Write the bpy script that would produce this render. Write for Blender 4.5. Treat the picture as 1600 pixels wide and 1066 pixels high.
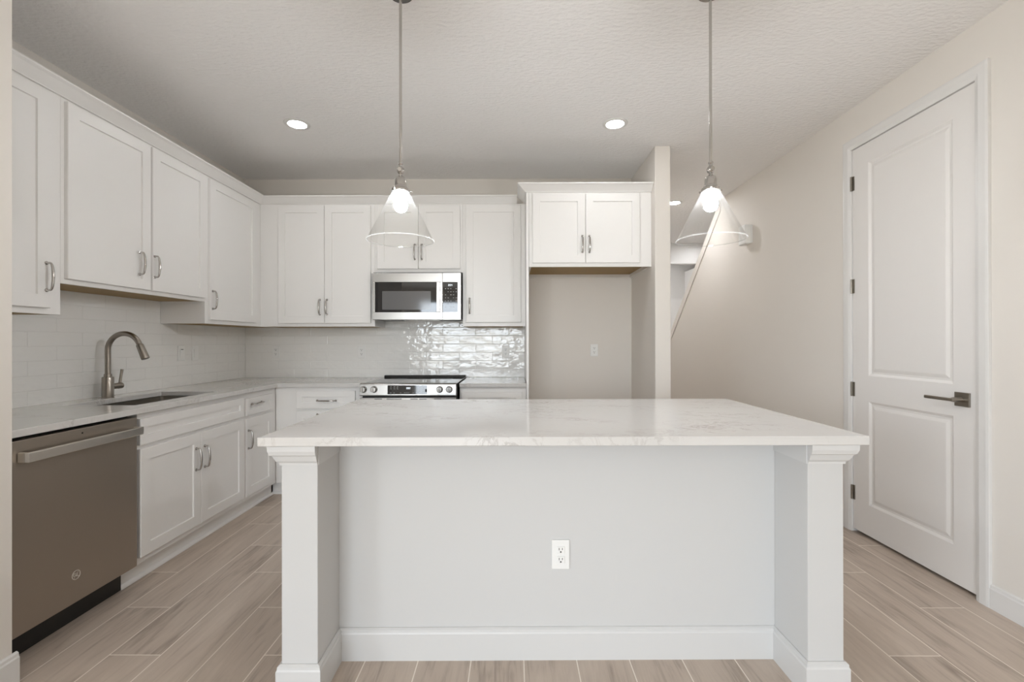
import bpy, bmesh, math
from mathutils import Vector, Matrix
PI = math.pi
for o in list(bpy.data.objects):
    bpy.data.objects.remove(o, do_unlink=True)
sc = bpy.context.scene
COL = sc.collection

# ------------------------------------------------------------------ camera, world, light, exposure
FPX = 730.4                                   # focal length in pixels of the 1600 px wide frame
cam_d = bpy.data.cameras.new('camera')
cam_d.sensor_width = 36.0
cam_d.lens = FPX / 1600 * 36.0
cam_d.clip_start = 0.02
cam = bpy.data.objects.new('camera', cam_d)
COL.objects.link(cam)
cam.matrix_world = (Matrix.Translation((0, 0, 1.2489))
                    @ Matrix.Rotation(math.radians(0.227), 4, 'Z')
                    @ Matrix.Rotation(math.radians(90 + 0.0786), 4, 'X')
                    @ Matrix.Rotation(math.radians(-0.084), 4, 'Z'))
sc.camera = cam
sc.view_settings.view_transform = 'Standard'
sc.view_settings.look = 'None'
sc.view_settings.gamma = 1.0
sc.view_settings.use_curve_mapping = False
sc.view_settings.exposure = 0.84
sc.cycles.max_bounces = 12
sc.cycles.diffuse_bounces = 8
sc.cycles.glossy_bounces = 6
sc.cycles.transparent_max_bounces = 16
sc.cycles.caustics_refractive = False
sc.cycles.caustics_reflective = False
sc.cycles.sample_clamp_indirect = 6.0

SKY_STRENGTH = 9.3
world = bpy.data.worlds.new('world')
sc.world = world
world.use_nodes = True
wn = world.node_tree
wn.nodes.clear()
wo = wn.nodes.new('ShaderNodeOutputWorld')
wb = wn.nodes.new('ShaderNodeBackground')
wt = wn.nodes.new('ShaderNodeTexCoord')
ws = wn.nodes.new('ShaderNodeSeparateXYZ')
wr = wn.nodes.new('ShaderNodeValToRGB')
wn.links.new(wt.outputs['Generated'], ws.inputs[0])
wm = wn.nodes.new('ShaderNodeMapRange')
wm.inputs['From Min'].default_value = -0.35
wm.inputs['From Max'].default_value = 0.65
wn.links.new(ws.outputs['Z'], wm.inputs[0])
wn.links.new(wm.outputs[0], wr.inputs[0])
els = wr.color_ramp.elements
els[0].position = 0.30; els[0].color = (0.42, 0.42, 0.40, 1)       # bright paving and lawn
els[1].position = 0.42; els[1].color = (0.88, 0.95, 1.05, 1)        # hazy sky
wn.links.new(wr.outputs[0], wb.inputs[0])
wb.inputs[1].default_value = SKY_STRENGTH
wn.links.new(wb.outputs[0], wo.inputs[0])


def portal(name, loc, rot, sx, sy):
    d = bpy.data.lights.new(name, 'AREA')
    d.shape = 'RECTANGLE'
    d.size = sx
    d.size_y = sy
    d.cycles.is_portal = True
    o = bpy.data.objects.new(name, d)
    o.location = loc
    o.rotation_euler = rot
    COL.objects.link(o)


# daylight enters by the glass door behind the camera and by the window of the living room
portal('rear_daylight', (-1.29, -5.28, 1.22), (math.radians(90), 0, 0), 2.82, 2.4)
portal('side_daylight', (-4.08, -2.4, 1.45), (math.radians(90), 0, math.radians(-90)), 2.6, 1.9)

# ------------------------------------------------------------------ materials
def mat(name, base, rough=0.5, metal=0.0, spec=0.5, coat=0.0):
    m = bpy.data.materials.new(name)
    m.use_nodes = True
    b = m.node_tree.nodes['Principled BSDF']
    b.inputs['Base Color'].default_value = (*base, 1)
    b.inputs['Roughness'].default_value = rough
    b.inputs['Metallic'].default_value = metal
    b.inputs['Specular IOR Level'].default_value = spec
    b.inputs['Coat Weight'].default_value = coat
    return m


def N(m, t):
    return m.node_tree.nodes.new(t)


def LK(m, a, b):
    m.node_tree.links.new(a, b)


def bsdf(m):
    return m.node_tree.nodes['Principled BSDF']


def math_node(m, op, a, b=None):
    n = N(m, 'ShaderNodeMath')
    n.operation = op
    for i, v in enumerate((a, b)):
        if v is None:
            continue
        if isinstance(v, (int, float)):
            n.inputs[i].default_value = v
        else:
            LK(m, v, n.inputs[i])
    return n.outputs[0]


def add_bump(m, scale, strength, dist=0.002, detail=3.0, stretch=(1, 1, 1), coords='Object'):
    tc = N(m, 'ShaderNodeTexCoord')
    mp = N(m, 'ShaderNodeMapping')
    mp.inputs['Scale'].default_value = stretch
    LK(m, tc.outputs[coords], mp.inputs[0])
    nz = N(m, 'ShaderNodeTexNoise')
    nz.inputs['Scale'].default_value = scale
    nz.inputs['Detail'].default_value = detail
    LK(m, mp.outputs[0], nz.inputs['Vector'])
    bp = N(m, 'ShaderNodeBump')
    bp.inputs['Strength'].default_value = strength
    bp.inputs['Distance'].default_value = dist
    LK(m, nz.outputs['Fac'], bp.inputs['Height'])
    LK(m, bp.outputs[0], bsdf(m).inputs['Normal'])
    return nz


M = {}
M['cabinet'] = mat('cabinet_paint', (0.80, 0.79, 0.775), 0.38)
M['base_cabinet'] = M['cabinet']
M['wall'] = mat('beige_wall_paint', (0.70, 0.665, 0.62), 0.75)
add_bump(M['wall'], 160, 0.12, 0.001)
M['ceiling'] = mat('ceiling_paint', (0.82, 0.81, 0.80), 0.85)
add_bump(M['ceiling'], 38, 0.7, 0.010, 5.0, (0.8, 1.5, 1))
M['trim'] = mat('white_trim_paint', (0.68, 0.67, 0.655), 0.35)
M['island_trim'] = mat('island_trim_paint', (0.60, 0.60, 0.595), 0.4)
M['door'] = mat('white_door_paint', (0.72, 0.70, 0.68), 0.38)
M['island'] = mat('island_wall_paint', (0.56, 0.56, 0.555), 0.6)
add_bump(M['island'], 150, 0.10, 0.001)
M['plate'] = mat('white_plastic', (0.78, 0.78, 0.765), 0.3)
M['slot'] = mat('dark_slot', (0.05, 0.05, 0.05), 0.6)
M['nickel'] = mat('polished_nickel', (0.50, 0.48, 0.46), 0.14, 1.0)
M['lamp_nickel'] = mat('lamp_nickel', (0.52, 0.505, 0.485), 0.16, 1.0)
M['brushed'] = mat('brushed_nickel', (0.34, 0.31, 0.275), 0.30, 1.0)
M['lever'] = mat('satin_nickel', (0.30, 0.275, 0.24), 0.32, 1.0)
M['steel'] = mat('stainless_steel', (0.44, 0.43, 0.415), 0.27, 1.0)
add_bump(M['steel'], 30, 0.04, 0.001, 2.0, (1, 1, 60))
M['sink'] = mat('sink_steel', (0.40, 0.38, 0.35), 0.28, 1.0)
M['slate'] = mat('slate_steel', (0.42, 0.37, 0.315), 0.38, 0.9)
M['slate_bar'] = mat('slate_bar_steel', (0.80, 0.775, 0.73), 0.30, 1.0)
M['black'] = mat('black_plastic', (0.012, 0.011, 0.010), 0.4)
M['black_glass'] = mat('black_glass', (0.012, 0.012, 0.013), 0.04, 0.0, 0.6)
M['cooktop'] = mat('cooktop_glass', (0.02, 0.02, 0.02), 0.06, 0.0, 0.7)
M['screen'] = mat('oven_screen', (0.13, 0.13, 0.135), 0.08, 0.0, 0.6)
M['ply'] = mat('raw_plywood', (0.33, 0.215, 0.08), 0.6)
M['mark'] = mat('printed_mark', (0.55, 0.56, 0.57), 0.4)
M['emblem'] = mat('emblem_silver', (0.80, 0.78, 0.75), 0.35, 0.6)


def emission(name, col, s):
    m = bpy.data.materials.new(name)
    m.use_nodes = True
    nt = m.node_tree
    nt.nodes.clear()
    e = nt.nodes.new('ShaderNodeEmission')
    e.inputs[0].default_value = (*col, 1)
    e.inputs[1].default_value = s
    o = nt.nodes.new('ShaderNodeOutputMaterial')
    nt.links.new(e.outputs[0], o.inputs[0])
    return m


M['bulb'] = emission('lit_bulb', (0.96, 0.985, 1.02), 235)
M['lens'] = emission('lit_lens', (0.98, 0.99, 1.0), 38)
M['hall_lens'] = emission('lit_hall_lens', (0.99, 0.99, 1.0), 130)
M['digits'] = emission('lit_digits', (0.85, 0.93, 1.0), 1.2)


def glass_mat(name, tint, refl_lo, refl_hi, haze):
    """thin clear glass: mostly transparent, mirror-like towards grazing angles, a trace of haze"""
    m = bpy.data.materials.new(name)
    m.use_nodes = True
    nt = m.node_tree
    nt.nodes.clear()
    tr = nt.nodes.new('ShaderNodeBsdfTransparent')
    tr.inputs[0].default_value = (*tint, 1)
    gl = nt.nodes.new('ShaderNodeBsdfGlossy')
    gl.inputs['Roughness'].default_value = 0.03
    df = nt.nodes.new('ShaderNodeBsdfTranslucent')
    df.inputs[0].default_value = (0.95, 0.95, 0.94, 1)
    lw = nt.nodes.new('ShaderNodeLayerWeight')
    lw.inputs[0].default_value = 0.35
    mr = nt.nodes.new('ShaderNodeMapRange')
    mr.inputs['To Min'].default_value = refl_lo
    mr.inputs['To Max'].default_value = refl_hi
    nt.links.new(lw.outputs['Facing'], mr.inputs[0])
    m1 = nt.nodes.new('ShaderNodeMixShader')
    m1.inputs[0].default_value = haze
    nt.links.new(tr.outputs[0], m1.inputs[1])
    nt.links.new(df.outputs[0], m1.inputs[2])
    m2 = nt.nodes.new('ShaderNodeMixShader')
    nt.links.new(mr.outputs[0], m2.inputs[0])
    nt.links.new(m1.outputs[0], m2.inputs[1])
    nt.links.new(gl.outputs[0], m2.inputs[2])
    o = nt.nodes.new('ShaderNodeOutputMaterial')
    nt.links.new(m2.outputs[0], o.inputs[0])
    return m


M['shade'] = glass_mat('clear_shade_glass', (0.985, 0.985, 0.98), 0.006, 0.22, 0.004)
M['rim'] = glass_mat('shade_rim_glass', (0.97, 0.97, 0.97), 0.03, 0.25, 0.06)
M['pane'] = glass_mat('window_glass', (0.98, 0.99, 0.985), 0.02, 0.2, 0.0)


def make_floor():
    m = mat('wood_look_plank_tile', (0.3, 0.25, 0.2), 0.42)
    tc = N(m, 'ShaderNodeTexCoord')
    sp = N(m, 'ShaderNodeSeparateXYZ')
    LK(m, tc.outputs['Object'], sp.inputs[0])
    u = math_node(m, 'DIVIDE', math_node(m, 'ADD', sp.outputs['X'], 1.824 + 0.2068 * 30), 0.2068)
    row = math_node(m, 'FLOOR', u)
    fu = math_node(m, 'FRACT', u)
    off = math_node(m, 'MULTIPLY', math_node(m, 'SUBTRACT', row, 30.0), 0.33333)
    v0 = math_node(m, 'DIVIDE', math_node(m, 'SUBTRACT', sp.outputs['Y'], 2.197 - 1.006 * 40), 1.006)
    v = math_node(m, 'ADD', v0, off)
    pl = math_node(m, 'FLOOR', v)
    fv = math_node(m, 'FRACT', v)
    # distance to the joints in metres
    du = math_node(m, 'MULTIPLY', math_node(m, 'MINIMUM', fu, math_node(m, 'SUBTRACT', 1.0, fu)), 0.2068)
    dv = math_node(m, 'MULTIPLY', math_node(m, 'MINIMUM', fv, math_node(m, 'SUBTRACT', 1.0, fv)), 1.006)
    dd = math_node(m, 'MINIMUM', du, dv)
    gm = N(m, 'ShaderNodeMapRange')
    gm.inputs['From Min'].default_value = 0.0016
    gm.inputs['From Max'].default_value = 0.0026
    LK(m, dd, gm.inputs[0])
    # every plank its own piece of grain
    cid = N(m, 'ShaderNodeCombineXYZ')
    LK(m, row, cid.inputs[0]); LK(m, pl, cid.inputs[1])
    wn_ = N(m, 'ShaderNodeTexWhiteNoise')
    wn_.noise_dimensions = '3D'
    LK(m, cid.outputs[0], wn_.inputs['Vector'])
    gx = math_node(m, 'ADD', math_node(m, 'MULTIPLY', sp.outputs['X'], 1.0), math_node(m, 'MULTIPLY', wn_.outputs['Value'], 37.0))
    gv = N(m, 'ShaderNodeCombineXYZ')
    LK(m, gx, gv.inputs[0])
    LK(m, math_node(m, 'MULTIPLY', sp.outputs['Y'], 0.085), gv.inputs[1])
    LK(m, wn_.outputs['Value'], gv.inputs[2])
    n1 = N(m, 'ShaderNodeTexNoise')
    n1.inputs['Scale'].default_value = 26
    n1.inputs['Detail'].default_value = 6
    n1.inputs['Roughness'].default_value = 0.62
    n1.inputs['Distortion'].default_value = 1.4
    LK(m, gv.outputs[0], n1.inputs['Vector'])
    gv2 = N(m, 'ShaderNodeCombineXYZ')
    LK(m, gx, gv2.inputs[0])
    LK(m, math_node(m, 'MULTIPLY', sp.outputs['Y'], 0.28), gv2.inputs[1])
    n2 = N(m, 'ShaderNodeTexNoise')
    n2.inputs['Scale'].default_value = 9
    n2.inputs['Detail'].default_value = 3
    n2.inputs['Distortion'].default_value = 0.6
    LK(m, gv2.outputs[0], n2.inputs['Vector'])
    fac = math_node(m, 'ADD', math_node(m, 'MULTIPLY', n1.outputs['Fac'], 0.6),
                    math_node(m, 'MULTIPLY', n2.outputs['Fac'], 0.4))
    fac = math_node(m, 'ADD', fac, math_node(m, 'MULTIPLY', math_node(m, 'SUBTRACT', wn_.outputs['Value'], 0.5), 0.10))
    cr = N(m, 'ShaderNodeValToRGB')
    e = cr.color_ramp.elements
    e[0].position = 0.30; e[0].color = (0.285, 0.228, 0.184, 1)
    e[1].position = 0.68; e[1].color = (0.56, 0.475, 0.40, 1)
    k = cr.color_ramp.elements.new(0.47); k.color = (0.48, 0.40, 0.335, 1)
    LK(m, fac, cr.inputs[0])
    mx = N(m, 'ShaderNodeMixRGB')
    mx.inputs[1].default_value = (0.80, 0.73, 0.65, 1)
    LK(m, gm.outputs[0], mx.inputs[0])
    LK(m, cr.outputs[0], mx.inputs[2])
    LK(m, mx.outputs[0], bsdf(m).inputs['Base Color'])
    bp = N(m, 'ShaderNodeBump')
    bp.inputs['Strength'].default_value = 0.25
    bp.inputs['Distance'].default_value = 0.002
    LK(m, math_node(m, 'ADD', gm.outputs[0], math_node(m, 'MULTIPLY', n1.outputs['Fac'], 0.3)), bp.inputs['Height'])
    LK(m, bp.outputs[0], bsdf(m).inputs['Normal'])
    return m


M['floor'] = make_floor()


def make_quartz():
    m = mat('white_quartz', (0.64, 0.63, 0.61), 0.10, 0.0, 0.5)
    tc = N(m, 'ShaderNodeTexCoord')
    mp = N(m, 'ShaderNodeMapping')
    mp.inputs['Scale'].default_value = (1.0, 1.7, 1.0)
    mp.inputs['Rotation'].default_value = (0, 0, 0.35)
    LK(m, tc.outputs['Object'], mp.inputs[0])
    # thin broken veins
    n1 = N(m, 'ShaderNodeTexNoise')
    n1.inputs['Scale'].default_value = 7.0
    n1.inputs['Detail'].default_value = 7
    n1.inputs['Roughness'].default_value = 0.68
    n1.inputs['Distortion'].default_value = 0.8
    LK(m, mp.outputs[0], n1.inputs['Vector'])
    ridge = math_node(m, 'ABSOLUTE', math_node(m, 'SUBTRACT', n1.outputs['Fac'], 0.5))
    vr = N(m, 'ShaderNodeMapRange')
    vr.inputs['From Min'].default_value = 0.0
    vr.inputs['From Max'].default_value = 0.030
    vr.inputs['To Min'].default_value = 1.0
    vr.inputs['To Max'].default_value = 0.0
    LK(m, ridge, vr.inputs[0])
    n2 = N(m, 'ShaderNodeTexNoise')
    n2.inputs['Scale'].default_value = 2.4
    n2.inputs['Detail'].default_value = 3
    LK(m, mp.outputs[0], n2.inputs['Vector'])
    pm = N(m, 'ShaderNodeMapRange')
    pm.inputs['From Min'].default_value = 0.47
    pm.inputs['From Max'].default_value = 0.70
    LK(m, n2.outputs['Fac'], pm.inputs[0])
    vein = math_node(m, 'MULTIPLY', vr.outputs[0], pm.outputs[0])
    # fine speckle
    n3 = N(m, 'ShaderNodeTexNoise')
    n3.inputs['Scale'].default_value = 55
    n3.inputs['Detail'].default_value = 3
    LK(m, tc.outputs['Object'], n3.inputs['Vector'])
    sm = N(m, 'ShaderNodeMapRange')
    sm.inputs['From Min'].default_value = 0.60
    sm.inputs['From Max'].default_value = 0.75
    sm.inputs['To Max'].default_value = 0.5
    LK(m, n3.outputs['Fac'], sm.inputs[0])
    spk = math_node(m, 'MULTIPLY', sm.outputs[0], math_node(m, 'ADD', pm.outputs[0], 0.25))
    tot = math_node(m, 'MINIMUM', math_node(m, 'ADD', math_node(m, 'MULTIPLY', vein, 0.75), math_node(m, 'MULTIPLY', spk, 0.6)), 1.0)
    mx = N(m, 'ShaderNodeMixRGB')
    mx.inputs[1].default_value = (0.615, 0.605, 0.59, 1)
    mx.inputs[2].default_value = (0.33, 0.30, 0.28, 1)
    LK(m, tot, mx.inputs[0])
    LK(m, mx.outputs[0], bsdf(m).inputs['Base Color'])
    return m


M['quartz'] = make_quartz()


def make_tile(name, axis, x_joint):
    """3 x 12 inch hand-made glossy wall tile in running bond; axis = horizontal world axis"""
    m = mat(name, (0.70, 0.69, 0.67), 0.06, 0.0, 0.6)
    tc = N(m, 'ShaderNodeTexCoord')
    sp = N(m, 'ShaderNodeSeparateXYZ')
    LK(m, tc.outputs['Object'], sp.inputs[0])
    W, H = 0.311, 0.0783
    rz = math_node(m, 'DIVIDE', math_node(m, 'SUBTRACT', sp.outputs['Z'], 0.914 - H * 20), H)
    row = math_node(m, 'FLOOR', rz)
    fz = math_node(m, 'FRACT', rz)
    half = math_node(m, 'MULTIPLY', math_node(m, 'MODULO', row, 2.0), 0.5)
    ux = math_node(m, 'ADD', math_node(m, 'DIVIDE', math_node(m, 'SUBTRACT', sp.outputs[axis], x_joint - W * 40), W), half)
    colm = math_node(m, 'FLOOR', ux)
    fx = math_node(m, 'FRACT', ux)
    dz = math_node(m, 'MULTIPLY', math_node(m, 'MINIMUM', fz, math_node(m, 'SUBTRACT', 1.0, fz)), H)
    dx = math_node(m, 'MULTIPLY', math_node(m, 'MINIMUM', fx, math_node(m, 'SUBTRACT', 1.0, fx)), W)
    dd = math_node(m, 'MINIMUM', dx, dz)
    g = N(m, 'ShaderNodeMapRange')
    g.inputs['From Min'].default_value = 0.0008
    g.inputs['From Max'].default_value = 0.0035
    LK(m, dd, g.inputs[0])
    gc = N(m, 'ShaderNodeMapRange')
    gc.inputs['From Min'].default_value = 0.0006
    gc.inputs['From Max'].default_value = 0.0012
    LK(m, dd, gc.inputs[0])
    cid = N(m, 'ShaderNodeCombineXYZ')
    LK(m, row, cid.inputs[0]); LK(m, colm, cid.inputs[1])
    w = N(m, 'ShaderNodeTexWhiteNoise')
    LK(m, cid.outputs[0], w.inputs['Vector'])
    nv = N(m, 'ShaderNodeCombineXYZ')
    LK(m, math_node(m, 'ADD', sp.outputs[axis], math_node(m, 'MULTIPLY', w.outputs['Value'], 9.0)), nv.inputs[0])
    LK(m, math_node(m, 'MULTIPLY', sp.outputs['Z'], 1.5), nv.inputs[1])
    LK(m, math_node(m, 'MULTIPLY', w.outputs['Value'], 5.0), nv.inputs[2])
    nz = N(m, 'ShaderNodeTexNoise')
    nz.inputs['Scale'].default_value = 11
    nz.inputs['Detail'].default_value = 2.5
    LK(m, nv.outputs[0], nz.inputs['Vector'])
    mx = N(m, 'ShaderNodeMixRGB')
    mx.inputs[1].default_value = (0.77, 0.765, 0.745, 1)
    mx.inputs[2].default_value = (0.82, 0.815, 0.795, 1)
    LK(m, gc.outputs[0], mx.inputs[0])
    LK(m, mx.outputs[0], bsdf(m).inputs['Base Color'])
    b1 = N(m, 'ShaderNodeBump')
    b1.inputs['Strength'].default_value = 1.0
    b1.inputs['Distance'].default_value = 0.0045
    # each tile also sits a little out of true
    wc = N(m, 'ShaderNodeSeparateColor')
    LK(m, w.outputs['Color'], wc.inputs[0])
    tilt = math_node(m, 'ADD', math_node(m, 'MULTIPLY', math_node(m, 'SUBTRACT', wc.outputs[0], 0.5), math_node(m, 'MULTIPLY', fx, 2.2)),
                     math_node(m, 'MULTIPLY', math_node(m, 'SUBTRACT', wc.outputs[1], 0.5), math_node(m, 'MULTIPLY', fz, 0.8)))
    LK(m, math_node(m, 'ADD', nz.outputs['Fac'], math_node(m, 'MULTIPLY', tilt, 0.35)), b1.inputs['Height'])
    b2 = N(m, 'ShaderNodeBump')
    b2.inputs['Strength'].default_value = 0.5
    b2.inputs['Distance'].default_value = 0.0015
    LK(m, g.outputs[0], b2.inputs['Height'])
    LK(m, b1.outputs[0], b2.inputs['Normal'])
    LK(m, b2.outputs[0], bsdf(m).inputs['Normal'])
    return m


M['tile_back'] = make_tile('glossy_tile_back', 'X', -0.513)
M['tile_left'] = make_tile('glossy_tile_left', 'Y', 3.36)

# ------------------------------------------------------------------ helpers
def bx(bm, x0, x1, y0, y1, z0, z1):
    v = [bm.verts.new((x, y, z)) for z in (z0, z1) for y in (y0, y1) for x in (x0, x1)]
    for q in ((0, 2, 3, 1), (4, 5, 7, 6), (0, 1, 5, 4), (2, 6, 7, 3), (0, 4, 6, 2), (1, 3, 7, 5)):
        bm.faces.new([v[i] for i in q])
    return v


def box(*a):
    bm = bmesh.new()
    bx(bm, *a)
    return bm


def boxes(*lst):
    bm = bmesh.new()
    for a in lst:
        bx(bm, *a)
    return bm


def prism(bm, pts, d, close=True):
    """extrude the 3-D polygon pts by vector d"""
    a = [bm.verts.new(p) for p in pts]
    b = [bm.verts.new(Vector(p) + Vector(d)) for p in pts]
    n = len(a)
    for i in range(n):
        bm.faces.new((a[i], a[(i + 1) % n], b[(i + 1) % n], b[i]))
    if close:
        bm.faces.new(a[::-1])
        bm.faces.new(b)


def tube(bm, pts, rad, seg=14, caps=True):
    pts = [Vector(p) for p in pts]
    if isinstance(rad, (int, float)):
        rad = [rad] * len(pts)
    rings = []
    up = None
    for i, p in enumerate(pts):
        t = (pts[min(i + 1, len(pts) - 1)] - pts[max(i - 1, 0)])
        if t.length < 1e-9:
            t = pts[i] - pts[i - 1]
        t.normalize()
        if up is None:
            up = Vector((0, 0, 1)) if abs(t.z) < 0.9 else Vector((1, 0, 0))
        a = t.cross(up)
        if a.length < 1e-6:
            a = t.cross(Vector((0, 1, 0)))
        a.normalize()
        b = a.cross(t).normalized()
        up = b
        rings.append([bm.verts.new(p + (a * math.cos(2 * PI * k / seg) + b * math.sin(2 * PI * k / seg)) * rad[i]) for k in range(seg)])
    for r0, r1 in zip(rings, rings[1:]):
        for k in range(seg):
            bm.faces.new((r0[k], r0[(k + 1) % seg], r1[(k + 1) % seg], r1[k]))
    if caps:
        bm.faces.new(rings[0][::-1])
        bm.faces.new(rings[-1])


def lathe(bm, prof, c=(0, 0, 0), axis='Z', seg=40, caps=True):
    """prof = [(radius, height)] turned about an axis through c"""
    rings = []
    for r, h in prof:
        ring = []
        for k in range(seg):
            ca, sa = math.cos(2 * PI * k / seg), math.sin(2 * PI * k / seg)
            if axis == 'Z':
                p = (c[0] + r * ca, c[1] + r * sa, c[2] + h)
            elif axis == 'Y':
                p = (c[0] + r * ca, c[1] + h, c[2] + r * sa)
            else:
                p = (c[0] + h, c[1] + r * ca, c[2] + r * sa)
            ring.append(bm.verts.new(p))
        rings.append(ring)
    for r0, r1 in zip(rings, rings[1:]):
        for k in range(seg):
            bm.faces.new((r0[k], r0[(k + 1) % seg], r1[(k + 1) % seg], r1[k]))
    for ring, (r, h) in ((rings[0], prof[0]), (rings[-1], prof[-1])):
        if caps and r > 1e-5:
            bm.faces.new(ring)
    bmesh.ops.remove_doubles(bm, verts=bm.verts, dist=1e-6)


def obj(name, bm, m, parent=None, bevel=0.0, smooth=False, seg=2, angle=35):
    bmesh.ops.recalc_face_normals(bm, faces=bm.faces)
    me = bpy.data.meshes.new(name)
    bm.to_mesh(me)
    bm.free()
    me.materials.append(M[m])
    o = bpy.data.objects.new(name, me)
    COL.objects.link(o)
    if parent is not None:
        o.parent = parent
    if bevel > 0:
        b = o.modifiers.new('bevel', 'BEVEL')
        b.width = bevel
        b.segments = seg
        b.limit_method = 'ANGLE'
        b.angle_limit = math.radians(40)
    if smooth:
        me.shade_auto_smooth(angle=math.radians(angle)) if hasattr(me, 'shade_auto_smooth') else None
        for p in me.polygons:
            p.use_smooth = True
        try:
            me.set_sharp_from_angle(angle=math.radians(angle))
        except Exception:
            pass
    return o


def thing(name, label, cat, loc=(0, 0, 0), rotz=0.0, group=None):
    o = bpy.data.objects.new(name, None)
    o.empty_display_size = 0.1
    COL.objects.link(o)
    o.location = loc
    o.rotation_euler = (0, 0, rotz)
    o['label'] = label
    o['category'] = cat
    if group:
        o['group'] = group
    return o


def tag(o, label, cat, group=None):
    o['label'] = label
    o['category'] = cat
    if group:
        o['group'] = group
    return o


def struct(name, bm, m, label, parent=None, **k):
    o = obj(name, bm, m, parent, **k)
    o['kind'] = 'structure'
    if parent is None:
        o['label'] = label
    return o


# ------------------------------------------------------------------ measured places (metres)
XL, XR, YB, ZC = -2.535, 2.2343, 4.403, 2.786      # tile face left, right wall, tile face back, ceiling
WL, WB = XL - 0.008, YB + 0.008                    # wall faces behind the tile
CT, CU = 0.914, 0.884                              # worktop top and underside
XC, YC = -1.9005, 3.7555                           # worktop front edges
XU, YU = -2.216, 4.077                             # face frames of the upper cabinets
ZU, ZT, ZS = 1.383, 2.452, 1.5386                  # their undersides, tops, the short one's underside
YF, ZF = 3.766, 1.8513                             # fridge cabinet
XW0, XW1, YW = 1.109, 1.232, 3.672                 # partition beside the fridge space
YS = 1.70                                          # end of the near left wall

# ------------------------------------------------------------------ the setting
struct('floor', box(-4.2, 3.5, -5.4, 8.4, -0.1, 0), 'floor', 'wood-look plank tile floor')
struct('ceiling', box(-4.2, 3.5, -5.4, 8.4, ZC, ZC + 0.1), 'ceiling', 'textured off-white ceiling')
struct('wall_back', box(WL - 0.0, XW0, WB, WB + 0.12, 0, ZC), 'wall', 'back wall behind range and fridge space')
struct('wall_left', box(WL - 0.12, WL, YS, WB, 0, ZC), 'wall', 'left wall behind the sink run')
struct('wall_near_left', box(WL - 0.12, -1.833, 0.35, YS, 0, ZC), 'wall', 'wall end at the far left of the photo')
struct('wall_partition', box(XW0, XW1, YW, 8.3, 0, ZC), 'wall', 'partition wall beside the empty fridge space', bevel=0.006)

# right wall with the door opening and the slope of the stairs
bm = bmesh.new()
DY0, DY1, DZ = 2.258, 3.094, 2.512
T = 0.12
def wall_poly(pts):
    prism(bm, [(XR, y, z) for y, z in pts], (T, 0, 0))
wall_poly([(-5.4, 0), (DY0, 0), (DY0, ZC), (-5.4, ZC)])
wall_poly([(DY0, DZ), (DY1, DZ), (DY1, ZC), (DY0, ZC)])
wall_poly([(DY1, 0), (7.6, 0), (7.6, 0.57), (5.036, ZC), (DY1, ZC)])
bx(bm, XR + T, XR + T + 0.02, DY0 - 0.05, DY1 + 0.05, 0, DZ + 0.05)       # closes the opening behind the door
struct('wall_right', bm, 'wall', 'beige right wall with the door and the sloped stair edge')
bm = bmesh.new()
prism(bm, [(XR - 0.010, 5.05, 2.774), (XR - 0.010, 7.5, 0.656), (XR - 0.010, 7.5, 0.536), (XR - 0.010, 5.05, 2.654)], (0.010, 0, 0))
struct('trim_stair', bm, 'wall', 'white sloped board along the stair wall')
struct('wall_stair', box(3.38, 3.5, 3.2, 8.3, 0, ZC), 'trim', 'white wall of the stairwell')
struct('wall_stair_near', box(XR + T + 0.02, 3.38, 3.2, 3.32, 0, ZC), 'trim', 'near end of the stairwell')
bm = boxes((XW1, 3.38, 7.317, 7.44, 2.463, ZC), (2.985, 3.38, 7.44, 8.18, 0, 2.463))
struct('wall_hall_header', bm, 'trim', 'bright header at the end of the hall')
struct('wall_hall_end', box(XW1, 3.38, 8.18, 8.3, 0, ZC), 'trim', 'end wall of the hall')

# the living room behind the camera
RX0, RX1, RZ = -2.7, 0.12, 2.42
bm = boxes((-4.2, RX0, -5.4, -5.25, 0, ZC), (RX1, XR, -5.4, -5.25, 0, ZC), (RX0, RX1, -5.4, -5.25, RZ, ZC))
struct('wall_rear', bm, 'wall', 'living room wall with the glass door')
bm = boxes((-4.2, -4.05, -5.25, -3.7, 0, ZC), (-4.2, -4.05, -1.1, 0.35, 0, ZC), (-4.2, -4.05, -3.7, -1.1, 0, 0.5), (-4.2, -4.05, -3.7, -1.1, 2.4, ZC))
struct('wall_living_left', bm, 'wall', 'living room wall with the window')
struct('wall_living_end', box(-4.2, WL - 0.12, 0.35, 0.47, 0, ZC), 'wall', 'living room end wall')
fr = 0.055
bm = bmesh.new()
for a, b in ((RX0, RX0 + fr), (RX1 - fr, RX1), (-1.29 - fr, -1.29 + fr)):
    bx(bm, a, b, -5.37, -5.30, 0, RZ)
bx(bm, RX0 + fr, -1.29 - fr, -5.37, -5.30, 0, 0.09); bx(bm, -1.29 + fr, RX1 - fr, -5.37, -5.30, 0, 0.09)
bx(bm, RX0 + fr, -1.29 - fr, -5.37, -5.30, RZ - fr, RZ); bx(bm, -1.29 + fr, RX1 - fr, -5.37, -5.30, RZ - fr, RZ)
g = struct('window_1', bm, 'trim', 'sliding glass door behind the camera')
struct('pane', boxes((RX0 + fr, -1.29 - fr, -5.345, -5.335, 0.09, RZ - fr), (-1.29 + fr, RX1 - fr, -5.345, -5.335, 0.09, RZ - fr)), 'pane', '', g)
bm = bmesh.new()
for a, b in ((-3.7, -3.7 + fr), (-1.1 - fr, -1.1), (-2.4 - 0.03, -2.4 + 0.03)):
    bx(bm, -4.17, -4.10, a, b, 0.5, 2.4)
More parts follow.
